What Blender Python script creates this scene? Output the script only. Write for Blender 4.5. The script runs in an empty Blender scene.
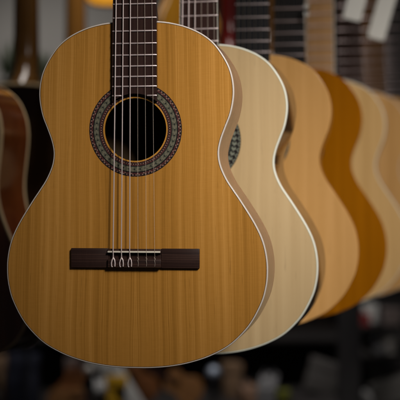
import bpy, bmesh, math, random
from mathutils import Vector, Matrix
random.seed(7)
R = math.radians
scene = bpy.context.scene
C = scene.collection
PI = math.pi
CAMZ = 1.45
F = 1307.0            # focal length in photo pixels (400 px wide)

def P(px, py, Y):
    """point seen at photo pixel (px,py) at distance Y"""
    return Vector(((px-200)/F*Y, Y, CAMZ-(py-200)/F*Y))

# ------------------------------------------------------------------ materials
def nt(name):
    m = bpy.data.materials.new(name); m.use_nodes = True
    n = m.node_tree; b = n.nodes['Principled BSDF']
    return m, n, b

def simple(name, col, rough=.5, metal=0, coat=0, bump=0, bscale=200, var=.12, vscale=6):
    m, n, b = nt(name)
    b.inputs['Roughness'].default_value = rough
    b.inputs['Metallic'].default_value = metal
    if not metal: b.inputs['Specular IOR Level'].default_value = .2
    b.inputs['Coat Weight'].default_value = coat
    b.inputs['Coat Roughness'].default_value = .08
    tc = n.nodes.new('ShaderNodeTexCoord')
    no = n.nodes.new('ShaderNodeTexNoise'); no.inputs['Scale'].default_value = vscale; no.inputs['Detail'].default_value = 4
    n.links.new(tc.outputs['Object'], no.inputs['Vector'])
    r = n.nodes.new('ShaderNodeValToRGB')
    r.color_ramp.elements[0].position = .3; r.color_ramp.elements[1].position = .7
    r.color_ramp.elements[0].color = [c*(1-var) for c in col]+[1]
    r.color_ramp.elements[1].color = [min(1, c*(1+var)) for c in col]+[1]
    n.links.new(no.outputs['Fac'], r.inputs['Fac'])
    n.links.new(r.outputs['Color'], b.inputs['Base Color'])
    if bump:
        n2 = n.nodes.new('ShaderNodeTexNoise'); n2.inputs['Scale'].default_value = bscale
        n.links.new(tc.outputs['Object'], n2.inputs['Vector'])
        bp = n.nodes.new('ShaderNodeBump'); bp.inputs['Strength'].default_value = bump; bp.inputs['Distance'].default_value = .001
        n.links.new(n2.outputs['Fac'], bp.inputs['Height']); n.links.new(bp.outputs['Normal'], b.inputs['Normal'])
    return m

def wood(name, dark, mid, light, rough=.25, coat=0, book=False, spec=.22, fine=900, band=55, along='Z', silk=.5, bump=.05, coat_rough=.06, fineamt=1.0, seed=0.0):
    """straight-grained wood: grain runs along the given object axis"""
    m, n, b = nt(name)
    L = n.links.new
    def node(t): return n.nodes.new(t)
    tc = node('ShaderNodeTexCoord')
    sep = node('ShaderNodeSeparateXYZ'); L(tc.outputs['Object'], sep.inputs[0])
    wn = node('ShaderNodeTexNoise'); wn.inputs['Scale'].default_value = 5; wn.inputs['Detail'].default_value = 1
    L(tc.outputs['Object'], wn.inputs['Vector'])
    wm = node('ShaderNodeMath'); wm.operation = 'MULTIPLY_ADD'; wm.inputs[1].default_value = .010; wm.inputs[2].default_value = -.005
    L(wn.outputs['Fac'], wm.inputs[0])
    cmb = node('ShaderNodeCombineXYZ')
    xs_ = sep.outputs['X']
    if book:
        ab = node('ShaderNodeMath'); ab.operation = 'ABSOLUTE'; L(xs_, ab.inputs[0])
        tilt = node('ShaderNodeMath'); tilt.operation = 'MULTIPLY_ADD'; L(sep.outputs['Z'], tilt.inputs[0]); tilt.inputs[1].default_value = .012; L(ab.outputs[0], tilt.inputs[2])
        xs_ = tilt.outputs[0]
    ad = node('ShaderNodeMath'); ad.operation = 'ADD'
    src_ = sep.outputs['Z'] if along == 'X' else xs_
    L(src_, ad.inputs[0]); L(wm.outputs[0], ad.inputs[1])
    L(sep.outputs['Y'], cmb.inputs['Y'])
    if along == 'X': L(ad.outputs[0], cmb.inputs['Z']); L(sep.outputs['X'], cmb.inputs['X'])
    else: L(ad.outputs[0], cmb.inputs['X']); L(sep.outputs['Z'], cmb.inputs['Z'])
    def noise(sx, sz, det, off=0.0, dist=0.0):
        mp = node('ShaderNodeMapping')
        sc = {'Z': (sx, sx, sz), 'X': (sz, sx, sx), 'Y': (sx, sz, sx)}[along]
        mp.inputs['Scale'].default_value = sc
        mp.inputs['Location'].default_value = (off+seed, off*.7+seed, off*1.3)
        no = node('ShaderNodeTexNoise'); no.inputs['Scale'].default_value = 1; no.inputs['Detail'].default_value = det
        no.inputs['Distortion'].default_value = dist
        L(cmb.outputs[0], mp.inputs['Vector']); L(mp.outputs['Vector'], no.inputs['Vector'])
        return no.outputs['Fac']
    f1 = noise(fine, 3.0, 2, 3.1)          # single growth rings
    f2 = noise(band, .9, 3, 7.7)            # broad streaks
    f3 = noise(band*4.2, 1.6, 2, 1.9)       # medium streaks
    f4 = noise(75, 620, 3, 5.5)             # cross silk
    def mix(a, bb, f):
        mx = node('ShaderNodeMix'); mx.data_type = 'FLOAT'; mx.inputs[0].default_value = f
        L(a, mx.inputs[2]); L(bb, mx.inputs[3]); return mx.outputs[0]
    m1 = mix(f2, f3, .45)
    m2 = mix(m1, f1, .34*fineamt)
    m3 = mix(m2, f4, .16*silk)
    r = node('ShaderNodeValToRGB'); e = r.color_ramp.elements
    e[0].position = .36; e[0].color = (*dark, 1)
    e[1].position = .64; e[1].color = (*light, 1)
    x = e.new(.5); x.color = (*mid, 1)
    L(m3, r.inputs['Fac'])
    fl = noise(520, 26, 2, 9.3)                     # short dark pores and resin flecks
    fr = node('ShaderNodeMapRange'); fr.inputs['From Min'].default_value = .66; fr.inputs['From Max'].default_value = .76
    fr.inputs['To Min'].default_value = 0; fr.inputs['To Max'].default_value = .26; L(fl, fr.inputs['Value'])
    mc = node('ShaderNodeMix'); mc.data_type = 'RGBA'; L(fr.outputs[0], mc.inputs[0]); L(r.outputs['Color'], mc.inputs[6])
    mc.inputs[7].default_value = (*[c*.45 for c in dark], 1)
    L(mc.outputs[2], b.inputs['Base Color'])
    rn = node('ShaderNodeTexNoise'); rn.inputs['Scale'].default_value = 14; rn.inputs['Detail'].default_value = 5; L(tc.outputs['Object'], rn.inputs['Vector'])
    rr = node('ShaderNodeMapRange'); rr.inputs['To Min'].default_value = rough*.75; rr.inputs['To Max'].default_value = rough*1.3; L(rn.outputs['Fac'], rr.inputs['Value'])
    L(rr.outputs[0], b.inputs['Roughness'])
    b.inputs['Specular IOR Level'].default_value = spec
    b.inputs['Coat Weight'].default_value = coat
    b.inputs['Coat Roughness'].default_value = coat_rough
    bp = node('ShaderNodeBump'); bp.inputs['Strength'].default_value = bump; bp.inputs['Distance'].default_value = .0004
    L(f1, bp.inputs['Height']); L(bp.outputs['Normal'], b.inputs['Normal'])
    return m

M = {}
M['cedar'] = wood('cedar_top', (.28,.121,.017), (.41,.185,.032), (.54,.262,.060), rough=.3, coat=.12, coat_rough=.12, book=True, fine=1000, band=34, silk=.38, bump=.08)
M['spruce_pale'] = wood('pale_spruce_top', (.40,.28,.143), (.455,.323,.170), (.505,.368,.202), rough=.2, coat=.25, fine=800, band=24, silk=.3, bump=.02, fineamt=.6)
M['spruce_peach'] = wood('peach_spruce_top', (.45,.235,.072), (.52,.28,.095), (.59,.325,.12), rough=.18, coat=.3, fine=800, band=24, bump=.02)
M['amber'] = wood('amber_stained_top', (.235,.076,.0004), (.29,.096,.0008), (.345,.117,.0018), rough=.2, coat=.15, spec=.1, fine=800, band=24, bump=.02)
M['spruce_honey'] = wood('honey_spruce_top', (.54,.32,.115), (.64,.395,.16), (.73,.47,.21), rough=.18, coat=.3, bump=.02)
M['spruce_tan'] = wood('tan_spruce_top', (.49,.26,.085), (.59,.33,.118), (.68,.395,.16), rough=.18, coat=.3, bump=.02)
M['mahogany_light'] = wood('light_mahogany_side', (.115,.036,.014), (.24,.088,.040), (.38,.17,.095), rough=.3, coat=.5, coat_rough=.12, fine=600, band=150, along='Z', bump=.05)
M['mahogany_dark'] = wood('dark_mahogany', (.055,.012,.003), (.105,.027,.006), (.17,.05,.011), rough=.15, coat=.8, fine=400, band=30, bump=.03)
M['mahogany_neck'] = wood('mahogany_neck', (.055,.024,.004), (.085,.037,.007), (.12,.055,.012), rough=.2, coat=.4, fine=500, band=80, bump=.03)
M['espresso'] = wood('espresso_stained_wood', (.004,.002,.0008), (.007,.0028,.001), (.011,.0045,.002), rough=.15, coat=.2, bump=.03)
M['rosewood'] = wood('rosewood_side', (.012,.006,.005), (.035,.016,.010), (.07,.034,.02), rough=.2, coat=1.0, coat_rough=.03, fine=300, band=40, bump=.03)
M['rosewood_board'] = wood('rosewood_board', (.018,.009,.008), (.030,.015,.013), (.046,.024,.020), rough=.3, fine=1500, band=220, bump=.25)
M['rosewood_bridge'] = wood('rosewood_bridge', (.016,.008,.007), (.032,.016,.013), (.062,.032,.024), rough=.38, fine=1400, band=320, along='X', bump=.2)
M['ebony'] = simple('ebony', (.009,.009,.011), .4, bump=.1)
M['maple'] = wood('maple', (.40,.21,.085), (.46,.255,.11), (.52,.30,.14), rough=.35, coat=.3, bump=.02)
M['honey_side'] = wood('honey_maple_side', (.50,.30,.13), (.58,.36,.17), (.66,.43,.22), rough=.25, coat=.7, bump=.02)
M['purple_side'] = wood('dark_walnut_side', (.03,.016,.018), (.05,.028,.032), (.08,.045,.05), rough=.25, coat=.8, bump=.02)
M['sunburst'] = wood('sunburst_amber', (.50,.20,.012), (.60,.27,.02), (.66,.33,.03), rough=.25, coat=.8, bump=.02)
M['brown_gloss'] = wood('glossy_brown_wood', (.10,.03,.008), (.15,.048,.012), (.2,.07,.02), rough=.3, coat=.7, bump=.02)
M['red'] = simple('red_lacquer', (.10,.007,.006), .2, coat=.3)
M['binding'] = simple('ivory_binding', (.60,.52,.46), .35, coat=.2, var=.04)
M['binding_white'] = simple('white_binding', (.66,.66,.58), .35, coat=.2, var=.04)
M['binding_cream'] = simple('aged_cream_binding', (.50,.38,.22), .35, coat=.3, var=.05)
M['purfling'] = simple('dark_purfling', (.035,.018,.010), .5)
M['purfling_green'] = simple('green_purfling', (.17,.20,.12), .5)
M['fret'] = simple('nickel_fret', (.62,.52,.52), .38, metal=.55, var=.05)
M['string_wound'] = simple('silver_wound_string', (.74,.62,.60), .38, metal=.35, var=.05)
M['string_steel'] = simple('bronze_string', (.50,.42,.32), .35, metal=.9, var=.05)
M['bone'] = simple('bone', (.68,.62,.52), .35, var=.05)
M['chrome'] = simple('chrome', (.7,.7,.72), .15, metal=1, var=.03)
M['black_plastic'] = simple('black_plastic', (.012,.012,.013), .4, bump=.1)
M['paper'] = simple('white_paper', (.70,.69,.65), .7, var=.03)
M['ros_black'] = simple('rosette_black', (.010,.008,.008), .5)
M['ros_pink'] = simple('rosette_pink', (.19,.110,.090), .5)
M['ros_red'] = simple('rosette_red', (.068,.018,.018), .5)
M['ros_green'] = simple('rosette_green', (.080,.078,.055), .5)
M['ros_green2'] = simple('rosette_sage', (.135,.125,.088), .5)
M['ros_teal'] = simple('rosette_teal', (.016,.019,.016), .5)
M['ros_gold'] = simple('rosette_gold', (.45,.21,.035), .4)
M['ros_light'] = simple('rosette_light', (.17,.18,.14), .5)
M['inside'] = simple('raw_inner_wood', (.07,.042,.02), .8)

# translucent nylon
m, n, b = nt('nylon_string')
b.inputs['Base Color'].default_value = (.62,.52,.44,1); b.inputs['Roughness'].default_value = .25
b.inputs['Alpha'].default_value = .32
M['nylon'] = m

# ------------------------------------------------------------------ mesh helpers
def link(name, bm, mats, parent=None, smooth=True, angle=40):
    me = bpy.data.meshes.new(name)
    bmesh.ops.recalc_face_normals(bm, faces=bm.faces[:])
    bm.to_mesh(me); bm.free()
    if not isinstance(mats, (list, tuple)): mats = [mats]
    for mm in mats: me.materials.append(mm)
    if smooth:
        for p in me.polygons: p.use_smooth = True
        try: me.set_sharp_from_angle(angle=R(angle))
        except Exception: pass
    o = bpy.data.objects.new(name, me); C.objects.link(o)
    if parent is not None: o.parent = parent
    return o

def empty(name, loc, rz=0, rx=0, ry=0):
    o = bpy.data.objects.new(name, None); C.objects.link(o)
    o.location = loc; o.rotation_euler = (rx, ry, rz); o.empty_display_size = .05
    return o

def tag(o, label, cat, group=None, kind=None):
    if label: o['label'] = label
    if cat: o['category'] = cat
    if group: o['group'] = group
    if kind: o['kind'] = kind
    return o

def box(bm, x0, x1, y0, y1, z0, z1, bev=0, mi=0):
    vs = [bm.verts.new((x, y, z)) for x in (x0, x1) for y in (y0, y1) for z in (z0, z1)]
    fs = [(0,1,3,2), (4,6,7,5), (0,4,5,1), (2,3,7,6), (0,2,6,4), (1,5,7,3)]
    F_ = [bm.faces.new([vs[i] for i in f]) for f in fs]
    for f in F_: f.material_index = mi
    if bev:
        es = list({e for f in F_ for e in f.edges})
        r = bmesh.ops.bevel(bm, geom=es, offset=bev, segments=2, affect='EDGES', profile=.5)
        for f in r['faces']: f.material_index = mi

def tube(bm, pts, r, seg=8, cap=True, mi=0):
    pts = [Vector(p) for p in pts]
    rs = r if isinstance(r, (list, tuple)) else [r]*len(pts)
    rings = []
    prev = None
    for i, p in enumerate(pts):
        d = (pts[min(i+1, len(pts)-1)]-pts[max(i-1, 0)]).normalized()
        if prev is None:
            a = d.orthogonal().normalized()
        else:
            a = (prev-d*prev.dot(d)).normalized()
        prev = a
        bb = d.cross(a)
        rings.append([bm.verts.new(p+(a*math.cos(t)+bb*math.sin(t))*rs[i]) for t in [2*PI*k/seg for k in range(seg)]])
    for a, c in zip(rings, rings[1:]):
        for k in range(seg):
            f = bm.faces.new((a[k], a[(k+1) % seg], c[(k+1) % seg], c[k])); f.material_index = mi
    if cap:
        bm.faces.new(rings[0]).material_index = mi; bm.faces.new(rings[-1][::-1]).material_index = mi

def lathe(bm, prof, seg=32, mat=None, mi=0):
    """prof list of (r,z) about z"""
    rings = []
    for r, z in prof:
        if r < 1e-6: rings.append([bm.verts.new((0, 0, z))])
        else: rings.append([bm.verts.new((r*math.cos(2*PI*k/seg), r*math.sin(2*PI*k/seg), z)) for k in range(seg)])
    nv = []
    for a, c in zip(rings, rings[1:]):
        for k in range(seg):
            k2 = (k+1) % seg
            q = [a[k % len(a)], a[k2 % len(a)], c[k2 % len(c)], c[k % len(c)]]
            u = []
            for v in q:
                if v not in u: u.append(v)
            if len(u) > 2:
                bm.faces.new(u).material_index = mi
    if mat is not None:
        bmesh.ops.transform(bm, matrix=mat, verts=[v for r_ in rings for v in r_])

def catmull(pts, sub):
    out = []
    n_ = len(pts)
    for i in range(n_-1):
        p0 = pts[max(i-1, 0)] if i > 0 else (-pts[1][0], pts[1][1])
        p1, p2 = pts[i], pts[i+1]
        p3 = pts[i+2] if i+2 < n_ else (-pts[n_-2][0], pts[n_-2][1])
        for k in range(sub):
            t = k/sub
            out.append(tuple(.5*((2*b_)+(-a+c)*t+(2*a-5*b_+4*c-d)*t*t+(-a+3*b_-3*c+d)*t**3) for a, b_, c, d in zip(p0, p1, p2, p3)))
    out.append(pts[-1])
    return out

# half outline of the classical body traced from the photo: (half width px, y px)
CLASSIC = [(0,20.4),(12,20.6),(23.6,21.3),(36,23.0),(50.3,26.9),(65.3,33.9),(77.8,43.7),(87.8,57.5),(94.1,70.5),(97.2,84),(97.5,98),(94.6,114),
           (89.4,128),(85,140.5),(82.9,152.5),(84.6,165),(90.3,178.5),(97.6,190),(105,201),(118.5,223),(126.6,241),(130.4,259),
           (130.8,275),(129.1,288),(125.4,301),(117,318),(107.5,331),(92.5,345),(73,355.6),(53,362.4),(34,366.2),(16,367.9),(0,368.2)]
K = 727.0
CLASSIC = [(w*1.017/K, (368.2-y)/K) for w, y in CLASSIC]
# dreadnought: broad shoulders, shallow waist (metres from body bottom)
DREAD = [(0,.508),(.030,.507),(.065,.503),(.100,.490),(.126,.468),(.141,.438),(.146,.410),(.1455,.385),(.1415,.350),(.1385,.322),(.1390,.295),
         (.146,.262),(.162,.222),(.180,.185),(.193,.150),(.1985,.115),(.196,.082),(.183,.050),(.158,.024),(.120,.008),(.070,.001),(.030,.0002),(0,0)]

def outline(half, sub=5):
    h = catmull(half, sub)
    # from top centre clockwise down the right side, back up the left
    pts = [Vector((x, z)) for x, z in h]
    left = [Vector((-p.x, p.y)) for p in pts[-2:0:-1]]
    return pts+left

def offset_ring(pts, d):
    n_ = len(pts); out = []
    for i in range(n_):
        t = (pts[(i+1) % n_]-pts[i-1]).normalized()
        nrm = Vector((-t.y, t.x))          # clockwise path: left normal points outwards
        out.append(pts[i]+nrm*d)
    return out

def ring(bm, pts, y):
    return [bm.verts.new((p.x, y, p.y)) for p in pts]

def bridge(bm, a, b_, mi=0):
    n_ = len(a)
    for i in range(n_):
        bm.faces.new((a[i], a[(i+1) % n_], b_[(i+1) % n_], b_[i])).material_index = mi

def plate_with_hole(bm, pts, y, hz, hr, y2, nseg=96):
    """front plate at y with a round hole and the hole's wall going back to y2"""
    o1 = ring(bm, pts, y)
    circ = [Vector((hr*math.cos(2*PI*k/nseg), hz+hr*math.sin(2*PI*k/nseg))) for k in range(nseg)]
    c1 = ring(bm, circ, y)
    es = [bm.edges.new((o1[i], o1[(i+1) % len(o1)])) for i in range(len(o1))]
    es += [bm.edges.new((c1[i], c1[(i+1) % nseg])) for i in range(nseg)]
    bmesh.ops.triangle_fill(bm, edges=es, use_beauty=True, use_dissolve=False)
    c2 = ring(bm, circ, y2)
    bridge(bm, c1, c2)
    o2 = ring(bm, pts, y2)
    es = [bm.edges.get((o2[i], o2[(i+1) % len(o2)])) or bm.edges.new((o2[i], o2[(i+1) % len(o2)])) for i in range(len(o2))]
    es += [bm.edges.get((c2[i], c2[(i+1) % nseg])) for i in range(nseg)]
    bmesh.ops.triangle_fill(bm, edges=es, use_beauty=True, use_dissolve=False)
    bridge(bm, o1, o2)

def annulus(bm, r0, r1, y, hz, n_, mats_):
    a = [bm.verts.new((r0*math.cos(2*PI*k/n_), y, hz+r0*math.sin(2*PI*k/n_))) for k in range(n_)]
    b_ = [bm.verts.new((r1*math.cos(2*PI*k/n_), y, hz+r1*math.sin(2*PI*k/n_))) for k in range(n_)]
    for k in range(n_):
        f = bm.faces.new((a[k], a[(k+1) % n_], b_[(k+1) % n_], b_[k])); f.material_index = mats_[k % len(mats_)]

def make_guitar(name, label, cat, loc, rz, group=None, half=CLASSIC, depth=.10, top='cedar', side='mahogany_light', back='mahogany_light',
                bind='binding', purf='purfling', board='rosewood_board', neckm='mahogany_neck', nylon=True, detail=True, board_bound=0,
                ry=0, scale=1.0, heel_w=.056, bind_w=.0017, bind_s=.005, hole_r=None, back_bind=None, front=True):
    root = empty(name, loc, rz, ry=ry)
    root.scale = (scale,)*3
    tag(root, label, cat, group)
    pts = outline(half)
    ztop = half[0][1]
    L = .642
    zs = .1605                                    # saddle height above the body's bottom
    if half is DREAD: zs = .185
    hz = .3288 if half is CLASSIC else .352
    hr = hole_r or (.0432 if half is CLASSIC else .050)
    # ---- soundboard
    bm = bmesh.new(); plate_with_hole(bm, offset_ring(pts, -bind_w-.0006), 0.0, hz, hr, .0026)
    link('soundboard', bm, M[top], root)
    # ---- binding of the front edge (with its dark purfling line)
    def make_binding(y0, s, mname):
        bm = bmesh.new()
        prof = [(-bind_w-.0006, 0), (-bind_w, 0), (-.0008, 0), (-.0002, .0003), (.0001, .0010), (.0001, bind_s), (-.002, bind_s)]
        rs = [ring(bm, offset_ring(pts, d), y0+s*y) for d, y in prof]
        for i, (a, b_) in enumerate(zip(rs, rs[1:])):
            bridge(bm, a, b_, 1 if i == 0 else 0)
        return link('binding', bm, [M[mname], M[purf]], root, angle=60)
    make_binding(0.0, 1, bind)
    make_binding(depth, -1, back_bind or bind)
    # ---- side
    bm = bmesh.new()
    a = ring(bm, pts, bind_s); b_ = ring(bm, pts, depth-bind_s)
    a2 = ring(bm, offset_ring(pts, -.002), bind_s); b2 = ring(bm, offset_ring(pts, -.002), depth-bind_s)
    bridge(bm, a, b_); bridge(bm, a2, b2, 1); bridge(bm, a, a2); bridge(bm, b_, b2)
    link('side', bm, [M[side], M['inside']], root)
    # ---- back, slightly domed
    bm = bmesh.new()
    bp = offset_ring(pts, -bind_w-.0006)
    cz = ztop*.42
    prev = ring(bm, bp, depth)
    rim = prev
    for f_, dy in ((.75, .003), (.45, .0055), (.15, .007)):
        cur = [bm.verts.new((p.x*f_, depth+dy, cz+(p.y-cz)*f_)) for p in bp]
        bridge(bm, prev, cur); prev = cur
    bm.faces.new(prev)
    inn = ring(bm, bp, depth-.003)
    bridge(bm, rim, inn); bm.faces.new(inn).material_index = 1
    link('back', bm, [M[back], M['inside']], root, angle=60)
    # ---- rosette
    if front:
        bm = bmesh.new()
        if half is CLASSIC:
            q = 1/K
            y = -.00025
            # 0 black 1 pink 2 red 3 green 4 sage 5 teal 6 gold
            n8 = 176
            annulus(bm, 46.3*q, 47.2*q, y, hz, n8, [0, 0, 5, 2])
            annulus(bm, 44.9*q, 46.3*q, y, hz, n8, [1, 0])
            annulus(bm, 43.5*q, 44.9*q, y, hz, n8, [2, 1, 2, 2])
            annulus(bm, 42.3*q, 43.5*q, y, hz, n8, [0])
            annulus(bm, 40.7*q, 42.3*q, y, hz, n8, [3, 4, 4, 3])
            annulus(bm, 39.2*q, 40.7*q, y, hz, n8, [4, 4, 3, 5])
            annulus(bm, 37.6*q, 39.2*q, y, hz, n8, [3, 4, 4, 3])
            annulus(bm, 36.6*q, 37.6*q, y, hz, n8, [5])
            annulus(bm, 35.5*q, 36.6*q, y, hz, n8, [2])
            annulus(bm, 34.2*q, 35.5*q, y, hz, n8, [1, 0])
            annulus(bm, 32.9*q, 34.2*q, y, hz, n8, [0, 2])
            annulus(bm, 31.4*q, 32.9*q, y, hz, n8, [6])
            bmesh.ops.remove_doubles(bm, verts=bm.verts[:], dist=1e-6)
            if name == 'classical_guitar':
                ms = [M['ros_black'], M['ros_pink'], M['ros_red'], M['ros_green'], M['ros_green2'], M['ros_teal'], M['ros_gold']]
            else:
                ms = [M['ros_black'], M['ros_light'], M['ros_black'], M['ros_black'], M['ros_light'], M['ros_teal'], M['ros_gold']]
        else:
            annulus(bm, .0525, .0532, -.00025, hz, 120, [0]); annulus(bm, .0535, .0555, -.00025, hz, 120, [1, 0])
            ms = [M['ros_black'], M['ros_light']]
        link('rosette', bm, ms, root, smooth=False)
    # ---- bridge
    if front:
        bw, bh = (.0898, .0268/2) if nylon else (.078, .016)
        zc = zs-.0088
        bm = bmesh.new()
        if nylon:
            xs, xe = -.0372, .0372
            # outer wings, lower; centre block thicker
            box(bm, -bw, xs, -.0052, .0, zc-bh, zc+bh, .0008)
            box(bm, xe, bw, -.0052, .0, zc-bh, zc+bh, .0008)
            box(bm, xs, xe, -.0078, .0, zs-.0020, zc+bh-.0006, .0005)            # saddle ledge
            box(bm, xs, xe, -.0042, .0, zc-.0012, zs-.0021)                        # valley
            box(bm, xs, xe, -.0088, .0, zc-bh+.0008, zc-.0013, .0007)             # tie block
        else:
            box(bm, -bw, bw, -.008, 0, zc-bh, zc+bh, .003)
        br = link('bridge', bm, M['rosewood_bridge'], root, angle=30)
        bm = bmesh.new(); box(bm, -.0370, .0364, -.0108, -.0005, zs-.0012, zs+.0012, .0005)
        link('saddle', bm, M['bone'], br)
        if nylon and detail:
            bm = bmesh.new()
            box(bm, -.0372, .0366, -.0092, -.0087, zc-bh+.0010, zc-bh+.0018)
            link('tie_block_inlay', bm, M['bone'] if not detail else M['purfling'], br)
    # ---- neck with heel
    znut = zs+L
    bm = bmesh.new()
    sec = [(ztop-.002, heel_w, .092), (ztop+.012, heel_w*.5+.0285, .076), (ztop+.026, .0555, .052), (ztop+.045, .0545, .034), (ztop+.075, .0535, .026), (ztop+.13, .053, .0235), (znut, .0495, .021)]
    rings = []
    for z, w, d in sec:
        r_ = [bm.verts.new((-w/2, 0.0, z))]
        for k in range(1, 16):
            t = PI*k/16
            r_.append(bm.verts.new((-w/2*math.cos(t), .001+d*math.sin(t)**.9, z)))
        r_.append(bm.verts.new((w/2, 0.0, z)))
        rings.append(r_)
    for a, b_ in zip(rings, rings[1:]):
        for k in range(17): bm.faces.new((a[k], a[(k+1) % 17], b_[(k+1) % 17], b_[k]))
    bm.faces.new(rings[0]); bm.faces.new(rings[-1][::-1])
    bmesh.ops.translate(bm, vec=(0, -.0012, 0), verts=bm.verts[:])
    nk = link('neck', bm, M[neckm], root, angle=60)
    # headstock + pegs
    bm = bmesh.new()
    hs = [(-.024, 0), (.024, 0), (.036, .03), (.036, .17), (.020, .19), (0, .183), (-.020, .19), (-.036, .17), (-.036, .03)]
    f_ = [bm.verts.new((x, -.004+z*.15, znut+.005+z)) for x, z in hs]; g_ = [bm.verts.new((x, .014+z*.15, znut+.005+z)) for x, z in hs]
    bm.faces.new(f_); bm.faces.new(g_[::-1]); bridge(bm, f_, g_)
    head = link('headstock', bm, M[neckm], root, smooth=False)
    if detail:
        for s in (-1, 1):
            for k in range(3):
                z = znut+.045+k*.045
                bm = bmesh.new()
                tube(bm, [(s*.037, .005+(z-znut)*.15, z), (s*.050, .005+(z-znut)*.15, z)], .0025)
                tube(bm, [(s*.050, .005+(z-znut)*.15, z), (s*.053, .005+(z-znut)*.15, z), (s*.058, .005+(z-znut)*.15, z)], [.004, .008, .006], seg=10)
                link('tuning_peg', bm, M['bone'], head)
    bm = bmesh.new(); box(bm, -.0255, .0255, -.0085, .0, znut, znut+.0045, .0005)
    link('nut', bm, M['bone'], nk)
    # ---- fretboard, concave end round the sound hole
    bm = bmesh.new()
    q = 1/K
    wj, wn = .0612, .0515
    def wid(z): return wn+(wj-wn)*(znut-z)/(znut-ztop)*1.0 if z > ztop else wj+.0008*(ztop-z)/.1
    ra = 35.6*q if half is CLASSIC else hr+.004
    row = []
    yt, yb = -.0068, -.0001
    we = wid(hz+ra)/2
    n_ = 24
    for k in range(n_+1):
        x = -we+2*we*k/n_
        row.append((x, hz+math.sqrt(ra*ra-x*x)))
    poly = [(-wn/2, znut), (-wid(ztop)/2, ztop)]+row+[(wid(ztop)/2, ztop), (wn/2, znut)]
    # build as vertical strips so the face stays clean
    cols_f, cols_b = [], []
    for k in range(n_+1):
        u = k/n_*2-1
        zb = row[k][1]
        cf, cb = [], []
        for z, hw in ((zb, we), (ztop+.001, wid(ztop+.001)/2), (znut-.0001, wn/2)):
            cf.append(bm.verts.new((u*hw, yt+.0006*u*u*(0 if nylon else 1), z))); cb.append(bm.verts.new((u*hw, yb, z)))
        cols_f.append(cf); cols_b.append(cb)
    for a, b_ in zip(cols_f, cols_f[1:]):
        for i in range(2): bm.faces.new((a[i], b_[i], b_[i+1], a[i+1]))
    for a, b_ in zip(cols_b, cols_b[1:]):
        for i in range(2): bm.faces.new((a[i], a[i+1], b_[i+1], b_[i]))
    for k in range(n_):
        bm.faces.new((cols_f[k][0], cols_b[k][0], cols_b[k+1][0], cols_f[k+1][0]))
        bm.faces.new((cols_f[k][2], cols_f[k+1][2], cols_b[k+1][2], cols_b[k][2]))
    for c1, c2 in ((cols_f[0], cols_b[0]), (cols_f[-1], cols_b[-1])):
        for i in range(2): bm.faces.new((c1[i], c1[i+1], c2[i+1], c2[i]))
    fb = link('fretboard', bm, M[board], root, angle=30)
    if board_bound:
        for s in (-1, 1):
            bm = bmesh.new()
            za, zb_ = row[0][1]+.001, znut-.001
            wa, wb = wid(za)/2, wn/2
            v = [bm.verts.new(p) for p in ((s*wa, -.0071, za), (s*(wa+board_bound), -.0071, za), (s*(wb+board_bound), -.0071, zb_), (s*wb, -.0071, zb_))]
            v2 = [bm.verts.new((p.co.x, -.0005, p.co.z)) for p in v]
            bm.faces.new(v); bm.faces.new(v2[::-1]); bridge(bm, v, v2)
            link('board_binding', bm, M['binding_white'], fb, smooth=False)
    nf = 19 if nylon else 20
    if front:
        for i in range(1, nf+1):
            z = zs+L*2**(-i/12)
            hw = wid(z)/2-.0004
            segs = [(-hw, hw)]
            if z < hz+ra+.0005:
                xg = math.sqrt(max(0, ra*ra-(z-hz)**2))+.0012
                if xg >= hw: continue
                segs = [(-hw, -xg), (xg, hw)]
            for xa, xb in segs:
                bm = bmesh.new()
                tube(bm, [(xa, -.0066, z), (xa+.0006, -.0072, z), (xb-.0006, -.0072, z), (xb, -.0066, z)], .00115, seg=8)
                link('fret', bm, M['fret'], fb)
        # ---- strings
        for i in range(6):
            u = (i-2.5)/2.5
            xn, xb = u*.0215, u*.0290
            wound = i < 3
            r_ = [.00088, .00080, .00074, .00036, .00036, .00034][i] if nylon else [.0006, .0005, .00042, .00034, .0003, .00028][i]
            bm = bmesh.new()
            if nylon:
                zt = zs-.0105
                pt = [(xn, -.0088, znut), (xb, -.0112, zs), (xb, -.0100, zs-.0030), (xb, -.0094, zt+.0026)]
                tube(bm, pt, r_)
                if wound:      # loop tied round the block
                    zl = zt-.0096
                    s1 = [(xb, -.0094, zt+.0026), (xb+.0018, -.0097, zt-.0005), (xb+.0024, -.0097, zt-.0050), (xb+.0021, -.0095, zl)]
                    s2 = [(xb, -.0098, zt+.0026), (xb-.0016, -.0100, zt-.0008), (xb-.0026, -.0100, zt-.0048), (xb-.0024, -.0097, zl+.0006), (xb-.0015, -.0092, zl-.0008)]
                    tube(bm, s1, r_*1.1); tube(bm, s2, r_*1.1)
                else:
                    tube(bm, [(xb-.0008, -.0098, zt+.0032), (xb+.0007, -.0104, zt+.0010), (xb-.0003, -.0100, zt-.0010), (xb+.0003, -.0098, zt-.0052), (xb-.0002, -.0092, zt-.0092)], [r_*.9, r_*2.2, r_*1.8, r_*.9, r_*.8])
                link('string', bm, M['string_wound'] if wound else M['nylon'], root)
            else:
                tube(bm, [(xn, -.0085, znut), (xb, -.0112, zs), (xb, -.008, zs-.009)], r_, seg=6)
                link('string', bm, M['string_steel'], root)
    return root

def at_px(px, pyb, Y):
    return P(px, pyb, Y)

# ------------------------------------------------------------------ right-hand row of guitars
ROW = 'guitars hanging in a receding row facing the viewer'
def depth_of(s): return 1.8/s
g = make_guitar('classical_guitar', 'cedar topped classical guitar in sharp focus at the front with mosaic rosette and dark bridge', 'guitar',
                P(135.4, 368.2, 1.8), R(-8.5), ROW, back_bind='mahogany_light')

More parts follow.
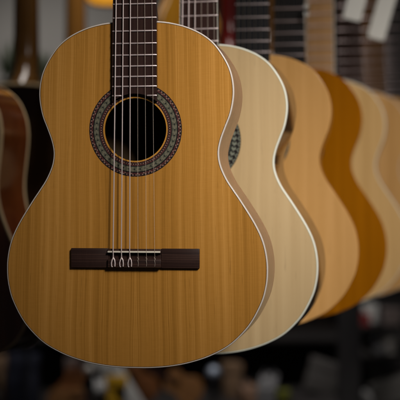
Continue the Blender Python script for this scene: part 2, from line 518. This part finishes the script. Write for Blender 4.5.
def hung(px, s, rz, **k):
    Y = depth_of(s)
    pyb = 200+168.2*s + k.pop('dy', 0)
    return make_guitar(loc=P(px, pyb, Y), rz=R(rz), group=ROW, **k)

hung(199.5, .893, -12, name='pale_guitar', label='pale cream topped guitar with white edge binding, directly behind the cedar one', cat='guitar',
     top='spruce_pale', side='rosewood', back='rosewood', bind='binding_white', back_bind='rosewood', purf='purfling_green', board='rosewood_board', board_bound=.0007, bind_w=.0019, bind_s=.006, dy=4)
hung(252.5, .79, -7, name='peach_guitar', label='peach spruce guitar with black fretboard between the cream and the amber guitar', cat='guitar',
     top='spruce_peach', side='spruce_peach', back='rosewood', bind='spruce_peach', purf='spruce_peach', board='ebony', nylon=False, dy=-4)
hung(289.5, .725, -8, name='amber_guitar', label='amber brown stained guitar, darkest body of the hanging row', cat='guitar',
     top='amber', side='purple_side', back='purple_side', bind='amber', purf='amber', board='ebony', nylon=False, dy=-3)
hung(320, .655, -10, name='honey_guitar', label='honey coloured guitar with pale maple fretboard, just behind the amber one', cat='guitar',
     top='spruce_honey', side='honey_side', back='honey_side', bind='binding_white', purf='spruce_honey', board='maple', board_bound=.0016, nylon=False, dy=-4)
hung(349, .600, -9, name='tan_guitar', label='tan guitar with white bound edge and dark fretboard beneath the shorter price tag', cat='guitar',
     top='spruce_tan', side='honey_side', back='honey_side', bind='binding', purf='spruce_tan', board='rosewood_board', nylon=False, dy=-3)
hung(373, .562, -9, name='brown_necked_guitar', label='tan guitar with brown neck beneath the longer price tag', cat='guitar',
     top='spruce_tan', side='honey_side', back='honey_side', bind='spruce_tan', purf='spruce_tan', board='mahogany_neck', nylon=False, dy=-3)
hung(392, .53, -9, name='far_guitar', label='farthest guitar of the row with black fretboard, mostly cut by the picture edge', cat='guitar',
     top='spruce_honey', side='honey_side', back='honey_side', bind='spruce_tan', purf='spruce_tan', board='ebony', nylon=False, dy=-3)

# ------------------------------------------------------------------ guitars seen from behind (left)
LG = 'guitars hanging with their backs to the viewer'
make_guitar('mahogany_guitar', 'glossy red brown guitar seen from behind with broad side between cream bindings', 'guitar',
            P(-42, 352, 2.45), R(180-17), LG, half=DREAD, depth=.12, top='spruce_tan', side='mahogany_dark', back='mahogany_dark',
            bind='binding_cream', nylon=False, bind_w=.0022, bind_s=.008, front=False, detail=False)
make_guitar('dark_backed_guitar', 'guitar with nearly black back and brown heeled neck behind the red brown one', 'guitar',
            P(26, 312, 2.95), R(180-6), LG, half=DREAD, depth=.115, top='spruce_tan', side='espresso', back='espresso',
            bind='binding_cream', nylon=False, bind_w=.005, bind_s=.006, front=False, detail=False, neckm='mahogany_neck', heel_w=.070)
make_guitar('brown_necked_guitar', 'guitar whose slim brown neck rises behind the upper edge of the cedar guitar', 'guitar',
            P(75.5, 280, 3.5), R(180-4), LG, half=DREAD, depth=.115, top='spruce_tan', side='mahogany_dark', back='mahogany_dark',
            bind='binding_cream', nylon=False, front=False, detail=False, neckm='mahogany_neck', scale=1.0)

# guitars of the wall behind, showing above the bodies
make_guitar('sunburst_guitar', 'orange sunburst guitar with only its rounded bottom showing at the upper edge', 'guitar',
            P(110, 6, 3.3), R(6), None, half=DREAD, depth=.09, top='sunburst', side='brown_gloss', back='brown_gloss',
            bind='brown_gloss', purf='brown_gloss', nylon=False, bind_w=.004, detail=False, scale=.32)
make_guitar('orange_guitar', 'small orange topped guitar with brown side and cream binding between the two nearest fretboards', 'guitar',
            P(191, 42, 3.1), R(24), None, half=DREAD, depth=.115, top='sunburst', side='brown_gloss', back='brown_gloss',
            bind='binding_cream', purf='brown_gloss', nylon=False, bind_w=.006, bind_s=.020, detail=False, scale=.38, front=False)
make_guitar('red_guitar', 'cherry red guitar with brown neck between the cream and the peach guitar', 'guitar',
            P(229, 210, 3.0), R(180+10), None, half=DREAD, depth=.09, top='red', side='red', back='red',
            bind='red', purf='red', nylon=False, detail=False, front=False, scale=.7, neckm='red')
make_guitar('brown_guitar', 'brown necked guitar glimpsed between the two black fretboards', 'guitar',
            P(272, 290, 3.1), R(180), None, half=DREAD, depth=.1, top='brown_gloss', side='brown_gloss', back='brown_gloss',
            bind='brown_gloss', purf='brown_gloss', nylon=False, detail=False, front=False)

# ------------------------------------------------------------------ price tags
def price_tag(px, py_bot, Y, w, h, tilt, label, yaw=0):
    t = empty('price_tag', P(px, py_bot, Y), R(yaw), ry=R(tilt))
    tag(t, label, 'price tag', 'white price tags hung on headstocks')
    bm = bmesh.new()
    c = .004
    pts = [(-w/2+c, 0), (w/2-c, 0), (w/2, c), (w/2, h-.012), (w/2-.01, h), (-w/2+.01, h), (-w/2, h-.012), (-w/2, c)]
    a = [bm.verts.new((x, -.0004, z)) for x, z in pts]; b_ = [bm.verts.new((x+.0002, .0004, z)) for x, z in pts]
    bm.faces.new(a); bm.faces.new(b_[::-1]); bridge(bm, a, b_)
    link('card', bm, M['paper'], t, smooth=False)
    bm = bmesh.new(); tube(bm, [(0, -.001, h-.008), (.004, 0, h+.05), (0, .01, h+.16)], .0006, seg=6)
    link('cord', bm, M['paper'], t)
price_tag(351.5, 20, 2.72, .038, .105, 14, 'shorter white price tag hanging in front of the dark fretboard')
price_tag(375.5, 39, 2.80, .037, .150, 16, 'longer white price tag slanting down, lower than the other tags')
price_tag(306.5, 17, 2.45, .0085, .022, 0, 'tiny white tag between the black fretboard and the pale maple one')

# ------------------------------------------------------------------ wall and display backdrop
def sheet(name, x0, x1, y0, y1, z0, z1, mat):
    bm = bmesh.new(); box(bm, x0, x1, y0, y1, z0, z1)
    return link(name, bm, mat, smooth=False)
wallm = simple('grey_painted_wall', (.27,.255,.235), .8, bump=.1, bscale=60, var=.05, vscale=1.5)
tag(sheet('wall', -3.2, 3.2, 5.2, 5.3, 0, 3.4, wallm), None, None, kind='structure')
tag(sheet('floor', -3.2, 3.2, -2.0, 5.2, -.06, 0, simple('dark_floor', (.03,.028,.026), .5)), None, None, kind='structure')
dark = simple('charcoal_panel', (.018,.016,.016), .7, bump=.1, bscale=50, var=.2, vscale=3)
# tall charcoal display panel with horizontal grooves behind the row
pr = empty('display_panel', (P(176, 0, 4.9).x, 4.9, 0))
tag(pr, 'tall charcoal slatted display panel standing behind the hanging row', 'display panel')
wpan = 2.4
for k in range(22):
    pass
bm = bmesh.new()
for k in range(24):
    box(bm, 0, wpan, 0, .03, .10+k*.11, .10+k*.11+.102, .003)
link('slat_board', bm, dark, pr)
bm = bmesh.new(); box(bm, -.04, wpan, .031, .06, 0, 2.85)
link('back_board', bm, M['black_plastic'], pr, smooth=False)

# ------------------------------------------------------------------ low counter with blurred goods
def counter(px0, px1, pyt, Y, label):
    a, b_ = P(px0, pyt, Y), P(px1, pyt, Y)
    r_ = empty('shelf_unit', (a.x, Y, 0)); tag(r_, label, 'shelf unit')
    w = b_.x-a.x
    zt = a.z
    bm = bmesh.new(); box(bm, 0, w, -.28, .28, zt-.03, zt, .004); link('shelf_board', bm, dark, r_)
    bm = bmesh.new(); box(bm, 0, w, -.26, .28, zt-.45, zt-.42, .004); link('shelf_board', bm, dark, r_)
    bm = bmesh.new(); box(bm, .0, w, .285, .30, 0, zt, .0); link('back_panel', bm, M['black_plastic'], r_, smooth=False)
    for x in (.012, w-.042):
        bm = bmesh.new(); box(bm, x, x+.03, -.25, .25, .0, zt-.031, .003); link('side_panel', bm, dark, r_)
    return r_
counter(-60, 262, 402, 4.1, 'low black counter with mixed goods below the cedar guitar')
ZC = P(0, 402, 4.1).z

# backboard rising behind the goods: a dark rack
rk = empty('goods_rack', (P(-70, 0, 4.6).x, 4.6, 0)); tag(rk, 'dark rack rising behind the goods, below the pale wall', 'rack')
wr = 5.6/F*130*1.0+0.95
zr = P(0, 88, 4.6).z
bm = bmesh.new(); box(bm, 0, wr, .1, .13, 0, zr-.02); link('back_panel', bm, simple('dark_brown_panel', (.022,.017,.015), .7), rk, smooth=False)
for k in range(5):
    z = zr-.02-k*.28
    bm = bmesh.new(); box(bm, -.01, wr+.01, -.14, .098, z-.02, z, .003); link('shelf_board', bm, dark, rk)

def microphone(px, py, Y, d, label, body='black_plastic', grille='chrome', gcol=None):
    c = P(px, py, Y); r_ = empty('microphone', (c.x, c.y, ZC)); tag(r_, label, 'microphone', 'small round headed microphones among the goods')
    h = c.z-ZC
    bm = bmesh.new()
    R_ = d/2
    lathe(bm, [(0, h+R_)]+[(R_*math.cos(R(t)), h+R_*math.sin(R(t))) for t in (75, 60, 45, 30, 15, 0, -15, -30, -45)]+[(R_*.62, h-R_*.9), (0, h-R_*.9)], 28)
    link('grille', bm, gcol or M[grille], r_)
    bm = bmesh.new(); lathe(bm, [(0, h-R_*.91), (R_*.66, h-R_*.91), (R_*.55, h-R_*1.6), (R_*.4, h-R_*3.2), (0, h-R_*3.2)], 20); link('handle', bm, M[body], r_)
    bm = bmesh.new(); tube(bm, [(0, 0, .012), (0, 0, max(.02, h-R_*3.0))], .006); link('stand', bm, M['black_plastic'], r_)
    bm = bmesh.new(); lathe(bm, [(0, 0), (.05, 0), (.05, .008), (.01, .012), (0, .012)], 24); link('base', bm, M['black_plastic'], r_)
    return r_
bluegrey = simple('blue_grey_mesh', (.25,.29,.36), .35, metal=.6, bump=.6, bscale=900)
greym = simple('warm_grey_mesh', (.33,.31,.29), .4, metal=.5, bump=.6, bscale=900)
microphone(214, 373, 3.9, .046, 'blue grey round microphone head below the cream guitar', gcol=bluegrey)
microphone(89, 370, 3.9, .036, 'warm grey microphone head below the lower edge of the cedar guitar', gcol=greym)
microphone(27, 343, 3.9, .030, 'small mauve grey microphone head beside the red brown guitar', gcol=simple('mauve_mesh', (.18,.16,.20), .45, metal=.4))

def goods_box(px, Y, w, d, h, mat, label, rz=0, z=None, py=None, ry=0, cat='box', band=None, lid=True):
    zz = ZC if z is None else z
    c = P(px, 0, Y)
    r_ = empty('carton', (c.x, Y, zz), R(rz), ry=R(ry)); tag(r_, label, cat)
    bm = bmesh.new(); box(bm, -w/2, w/2, -d/2, d/2, 0, h, min(w, h)*.05); link('box_body', bm, mat, r_)
    if lid:
        bm = bmesh.new(); box(bm, -w/2-.002, w/2+.002, -d/2-.002, d/2+.002, h*.72, h+.002, .002); link('lid', bm, band or mat, r_)
    return r_
yel = simple('yellow_card', (.42,.24,.015), .5)
whi = simple('off_white_card', (.42,.42,.41), .6)
tanb = simple('tan_card', (.16,.10,.06), .7)
navy = simple('navy_card', (.014,.016,.028), .6)
goods_box(117, 3.85, .058, .05, .118, yel, 'bright yellow carton under the middle of the cedar guitar')
goods_box(140, 3.85, .055, .05, .21, whi, 'tilted off white carton beside the yellow one', ry=-32, band=whi)
goods_box(24, 4.0, .09, .08, .16, navy, 'tall dark navy carton at the lower corner')
goods_box(10, 4.05, .030, .06, .15, tanb, 'narrow tan carton leaning at the lower corner', ry=-12)
goods_box(232, 4.2, .05, .06, .11, tanb, 'small dull brown carton beside the blue grey microphone', rz=20)
goods_box(74, 4.15, .05, .06, .13, simple('grey_brown_card', (.085,.065,.06), .7), 'dull grey brown carton behind the small brown ukuleles')
goods_box(281, 3.9, .05, .05, .034, simple('lime_card', (.09,.095,.014), .6), 'lime yellow carton at the lower edge below the cream guitar', z=P(0, 402, 3.9).z)

def ukulele(px, pyb, Y, tilt, mat, label, sc=.42, rz=0):
    return make_guitar('ukulele', label, 'ukulele', P(px, pyb, Y), R(rz), 'small brown ukuleles leaning among the goods', half=CLASSIC, depth=.14, top=mat, side=mat,
                       back=mat, bind='brown_gloss', nylon=False, detail=False, scale=sc, ry=R(tilt), front=False)
M['pinkbrown'] = wood('tan_brown_wood', (.09,.04,.014), (.17,.08,.03), (.27,.135,.055), fine=200, band=60)
M['redbrown'] = wood('red_brown_wood', (.06,.022,.008), (.12,.046,.017), (.19,.08,.03), fine=200, band=60)
ukulele(48, 405, 4.0, 78, 'pinkbrown', 'tan brown ukulele lying at the lower left', sc=.24)
ukulele(66, 400, 4.05, 20, 'redbrown', 'dark brown ukulele standing beside the tan brown one', sc=.22)
ukulele(152, 400, 3.95, -40, 'redbrown', 'red brown ukulele leaning beside the off white carton', sc=.27)
ukulele(200, 398, 3.9, -58, 'pinkbrown', 'tan brown ukulele leaning toward the blue grey microphone', sc=.25)

# right: black pillar and shelf rack with goods
pl = empty('post', (P(349, 0, 3.9).x, 3.9, 0)); tag(pl, 'black square post standing behind the honey guitar', 'post')
bm = bmesh.new(); box(bm, -.032, .032, -.03, .03, .02, 2.6, .003); link('shaft', bm, simple('black_post', (.018,.017,.018), .5), pl)
bm = bmesh.new(); box(bm, -.06, .06, -.06, .06, 0, .02, .003); link('foot', bm, M['black_plastic'], pl)

ru = empty('shelf_unit', (P(356, 0, 4.3).x, 4.3, 0)); tag(ru, 'black shelf unit with small goods behind the post', 'shelf unit')
for py in (322, 349, 402):
    z = P(0, py, 4.3).z
    bm = bmesh.new(); box(bm, 0, .9, -.15, .15, z-.012, z, .002); link('shelf_board', bm, dark, ru)
for x in (.0, .88):
    bm = bmesh.new(); box(bm, x, x+.02, .152, .18, 0, P(0, 250, 4.3).z, .002); link('upright', bm, M['black_plastic'], ru)
za = P(0, 322, 4.3).z; zb = P(0, 349, 4.3).z
goods_box(364, 4.2, .035, .05, .036, simple('red_card', (.16,.02,.02), .6), 'small red carton on the top shelf behind the post', z=za)
goods_box(370, 4.3, .045, .03, .055, whi, 'small off white carton beside the red one', z=za)
goods_box(392, 4.2, .055, .05, .052, simple('pale_pink_card', (.25,.20,.19), .6), 'pale pinkish carton on the top shelf', z=za)
def knob(px, py, Y, d, label):
    c = P(px, py, Y); r_ = empty('bell', (c.x, c.y, zb)); tag(r_, label, 'hand bell')
    bm = bmesh.new(); lathe(bm, [(0, d), (d*.2, d*.98), (d*.40, d*.80), (d*.5, d*.5), (d*.46, d*.2), (d*.5, 0), (0, 0.001)], 28); link('dome', bm, greym, r_)
    bm = bmesh.new(); lathe(bm, [(0, d+.012), (.005, d+.009), (.005, d+.003), (.002, d+.0001), (0, d+.0001)], 16); link('button', bm, M['chrome'], r_)
knob(389, 337, 4.2, .060, 'round grey counter bell on the middle shelf')
goods_box(318, 4.1, .10, .06, .10, simple('dim_grey_card', (.06,.056,.054), .7), 'dim grey carton tilted below the peach guitar', ry=18, z=P(0, 392, 4.1).z)
goods_box(395, 4.1, .12, .08, .07, simple('grey_card', (.10,.095,.09), .7), 'grey carton at the lower edge behind the post', ry=-18, z=P(0, 402, 4.1).z)
lo = empty('shelf_unit', (P(262, 0, 4.1).x+.01, 4.1, 0)); tag(lo, 'low black shelf below the cream and peach guitars', 'shelf unit')
zl = P(0, 403, 3.9).z-.002
bm = bmesh.new(); box(bm, 0, .30, -.25, .15, zl-.02, zl, .002); link('shelf_board', bm, dark, lo)
bm = bmesh.new(); box(bm, .0, .30, .152, .17, 0, zl, .002); link('back_panel', bm, M['black_plastic'], lo)

def pedal(px, Y, z, mat, label, rz=0, w=.055, h=.05, tilt=0):
    c = P(px, 0, Y); r_ = empty('effect_pedal', (c.x, Y, z), R(rz)); tag(r_, label, 'effect pedal', 'small effect pedals among the goods')
    bm = bmesh.new()
    v = [bm.verts.new(p) for p in ((-w/2, -.05, 0), (w/2, -.05, 0), (w/2, .05, 0), (-w/2, .05, 0), (-w/2, -.05, h*.55), (w/2, -.05, h*.55), (w/2, .05, h), (-w/2, .05, h))]
    for f in ((0, 1, 2, 3), (4, 5, 6, 7), (0, 1, 5, 4), (1, 2, 6, 5), (2, 3, 7, 6), (3, 0, 4, 7)): bm.faces.new([v[i] for i in f])
    bmesh.ops.recalc_face_normals(bm, faces=bm.faces[:])
    bmesh.ops.bevel(bm, geom=bm.edges[:], offset=.003, segments=2, affect='EDGES')
    link('housing', bm, mat, r_)
    for sx in (-1, 1):
        bm = bmesh.new(); lathe(bm, [(0, h+.012), (.007, h+.012), (.008, h-.012), (0, h-.012)], 16, Matrix.Translation((sx*w*.25, .03, 0))); link('knob', bm, M['chrome'], r_)
    bm = bmesh.new(); lathe(bm, [(0, h*.62+.010), (.006, h*.62+.010), (.007, h*.62-.006), (0, h*.62-.006)], 16, Matrix.Translation((0, -.025, 0))); link('footswitch', bm, M['chrome'], r_)
mg = simple('mid_grey_enamel', (.10,.10,.105), .3); mb = simple('dusty_brown_enamel', (.12,.07,.045), .4); ms = simple('pale_steel_enamel', (.22,.22,.22), .3)
pedal(250, 4.0, ZC, mb, 'dusty brown effect pedal right of the dull brown carton', 12, h=.075)
pedal(268, 3.9, P(0, 403, 3.9).z, mg, 'mid grey effect pedal left of the lime carton', -10, h=.085)
pedal(104, 3.95, ZC, ms, 'pale steel effect pedal left of the yellow carton', 8, h=.095)
pedal(379, 4.22, zb, mg, 'mid grey effect pedal left of the counter bell', 0, h=.035, w=.045)
pedal(376, 4.2, P(0, 402, 4.3).z, ms, 'pale steel effect pedal on the lowest shelf behind the post', 15, h=.05)

# ------------------------------------------------------------------ plants against the pale wall
def plant(px, py, Y, hgt, label, seed):
    rd = random.Random(seed)
    c = P(px, py, Y); r_ = empty('potted_plant', (c.x, Y, zr-.02)); tag(r_, label, 'plant', 'small plants before the pale wall')
    bm = bmesh.new(); lathe(bm, [(0, 0), (.022, 0), (.03, .045), (.026, .045), (.024, .038), (0, .038)], 24); link('pot', bm, M['black_plastic'], r_)
    bm = bmesh.new()
    for k in range(26):
        a = rd.uniform(0, 2*PI); l = rd.uniform(.4, 1)*hgt; lean = rd.uniform(.1, .6)
        d = Vector((math.cos(a)*lean, math.sin(a)*lean, 1)).normalized()
        base = Vector((0, 0, .035)); tip = base+d*l+Vector((0, 0, -.2*lean*l))
        mid = base+d*l*.55; sd = Vector((-math.sin(a), math.cos(a), 0))*.011
        v = [bm.verts.new(p) for p in (base, mid-sd, tip, mid+sd)]
        vm = bm.verts.new(mid+Vector((0, 0, .003)))
        for i in range(4): bm.faces.new((v[i], v[(i+1) % 4], vm))
    link('leaf', bm, simple('plant_leaf', (.05,.065,.035), .6), r_)
plant(8, 80, 4.6, .17, 'small leafy plant beside the brown heeled neck, before the pale wall', 3)
plant(44, 80, 4.6, .13, 'small leafy plant between the two brown necks', 5)

# ------------------------------------------------------------------ light
w = bpy.data.worlds.new('World'); scene.world = w; w.use_nodes = True
bg = w.node_tree.nodes['Background']; bg.inputs['Color'].default_value = (.95, .97, 1, 1); bg.inputs['Strength'].default_value = .02

def area(name, loc, target, sx, sy, e, col):
    l = bpy.data.lights.new(name, 'AREA'); l.shape = 'RECTANGLE'; l.size = sx; l.size_y = sy; l.energy = e; l.color = col
    o = bpy.data.objects.new(name, l); C.objects.link(o); o.location = loc
    o.rotation_euler = (Vector(target)-Vector(loc)).to_track_quat('-Z', 'Y').to_euler()
    return o
def spot(name, loc, target, e, ang, blend, size, col):
    l = bpy.data.lights.new(name, 'SPOT'); l.energy = e; l.color = col; l.spot_size = R(ang); l.spot_blend = blend; l.shadow_soft_size = size
    o = bpy.data.objects.new(name, l); C.objects.link(o); o.location = loc
    o.rotation_euler = (Vector(target)-Vector(loc)).to_track_quat('-Z', 'Y').to_euler()
    return o
spot('row_spot', (.80, .45, 2.45), (.11, 2.0, 1.50), 350, 23.0, 1.0, .34, (1, .95, .88))
area('overhead_area', (.95, .35, 3.0), (.05, 2.0, 1.5), .9, .5, 6, (1, .95, .88))
spot('row_spot', (1.15, 1.0, 2.6), (.40, 2.85, 1.5), 105, 26, 1.0, .2, (1, .94, .86))  # added fill spot to brighten the far guitars of the row, no known fixture
area('overhead_area', (-.1, 3.0, 2.75), (-.25, 3.0, .9), 1.2, .3, 11, (1, .94, .88))  # added overhead fill, gives the left guitars their side and heel highlights
spot('shelf_fill_spot', (-.1, 3.1, 2.75), (.0, 4.05, .9), 85, 62, .5, .2, (1, .94, .88))  # fill spot added to lift the dark goods, not a shop fixture
spot('wall_fill_spot', (-.9, 3.9, 2.9), (-.50, 5.2, 1.72), 56, 46, 1.0, .1, (1, .97, .94))  # added spot that shapes the wall's brightness gradient, invented source

# ------------------------------------------------------------------ camera
cd = bpy.data.cameras.new('camera'); cam = bpy.data.objects.new('camera', cd); C.objects.link(cam)
cam.location = (0, 0, CAMZ); cam.rotation_euler = (R(90), 0, 0)
cd.sensor_width = 36; cd.lens = F/400*36; cd.clip_end = 60; cd.clip_start = .05
cd.dof.use_dof = True; cd.dof.focus_distance = 1.8; cd.dof.aperture_fstop = 3.5; cd.dof.aperture_blades = 9
scene.camera = cam
scene.view_settings.view_transform = 'Standard'; scene.view_settings.look = 'None'
scene.view_settings.exposure = 0; scene.view_settings.gamma = 1
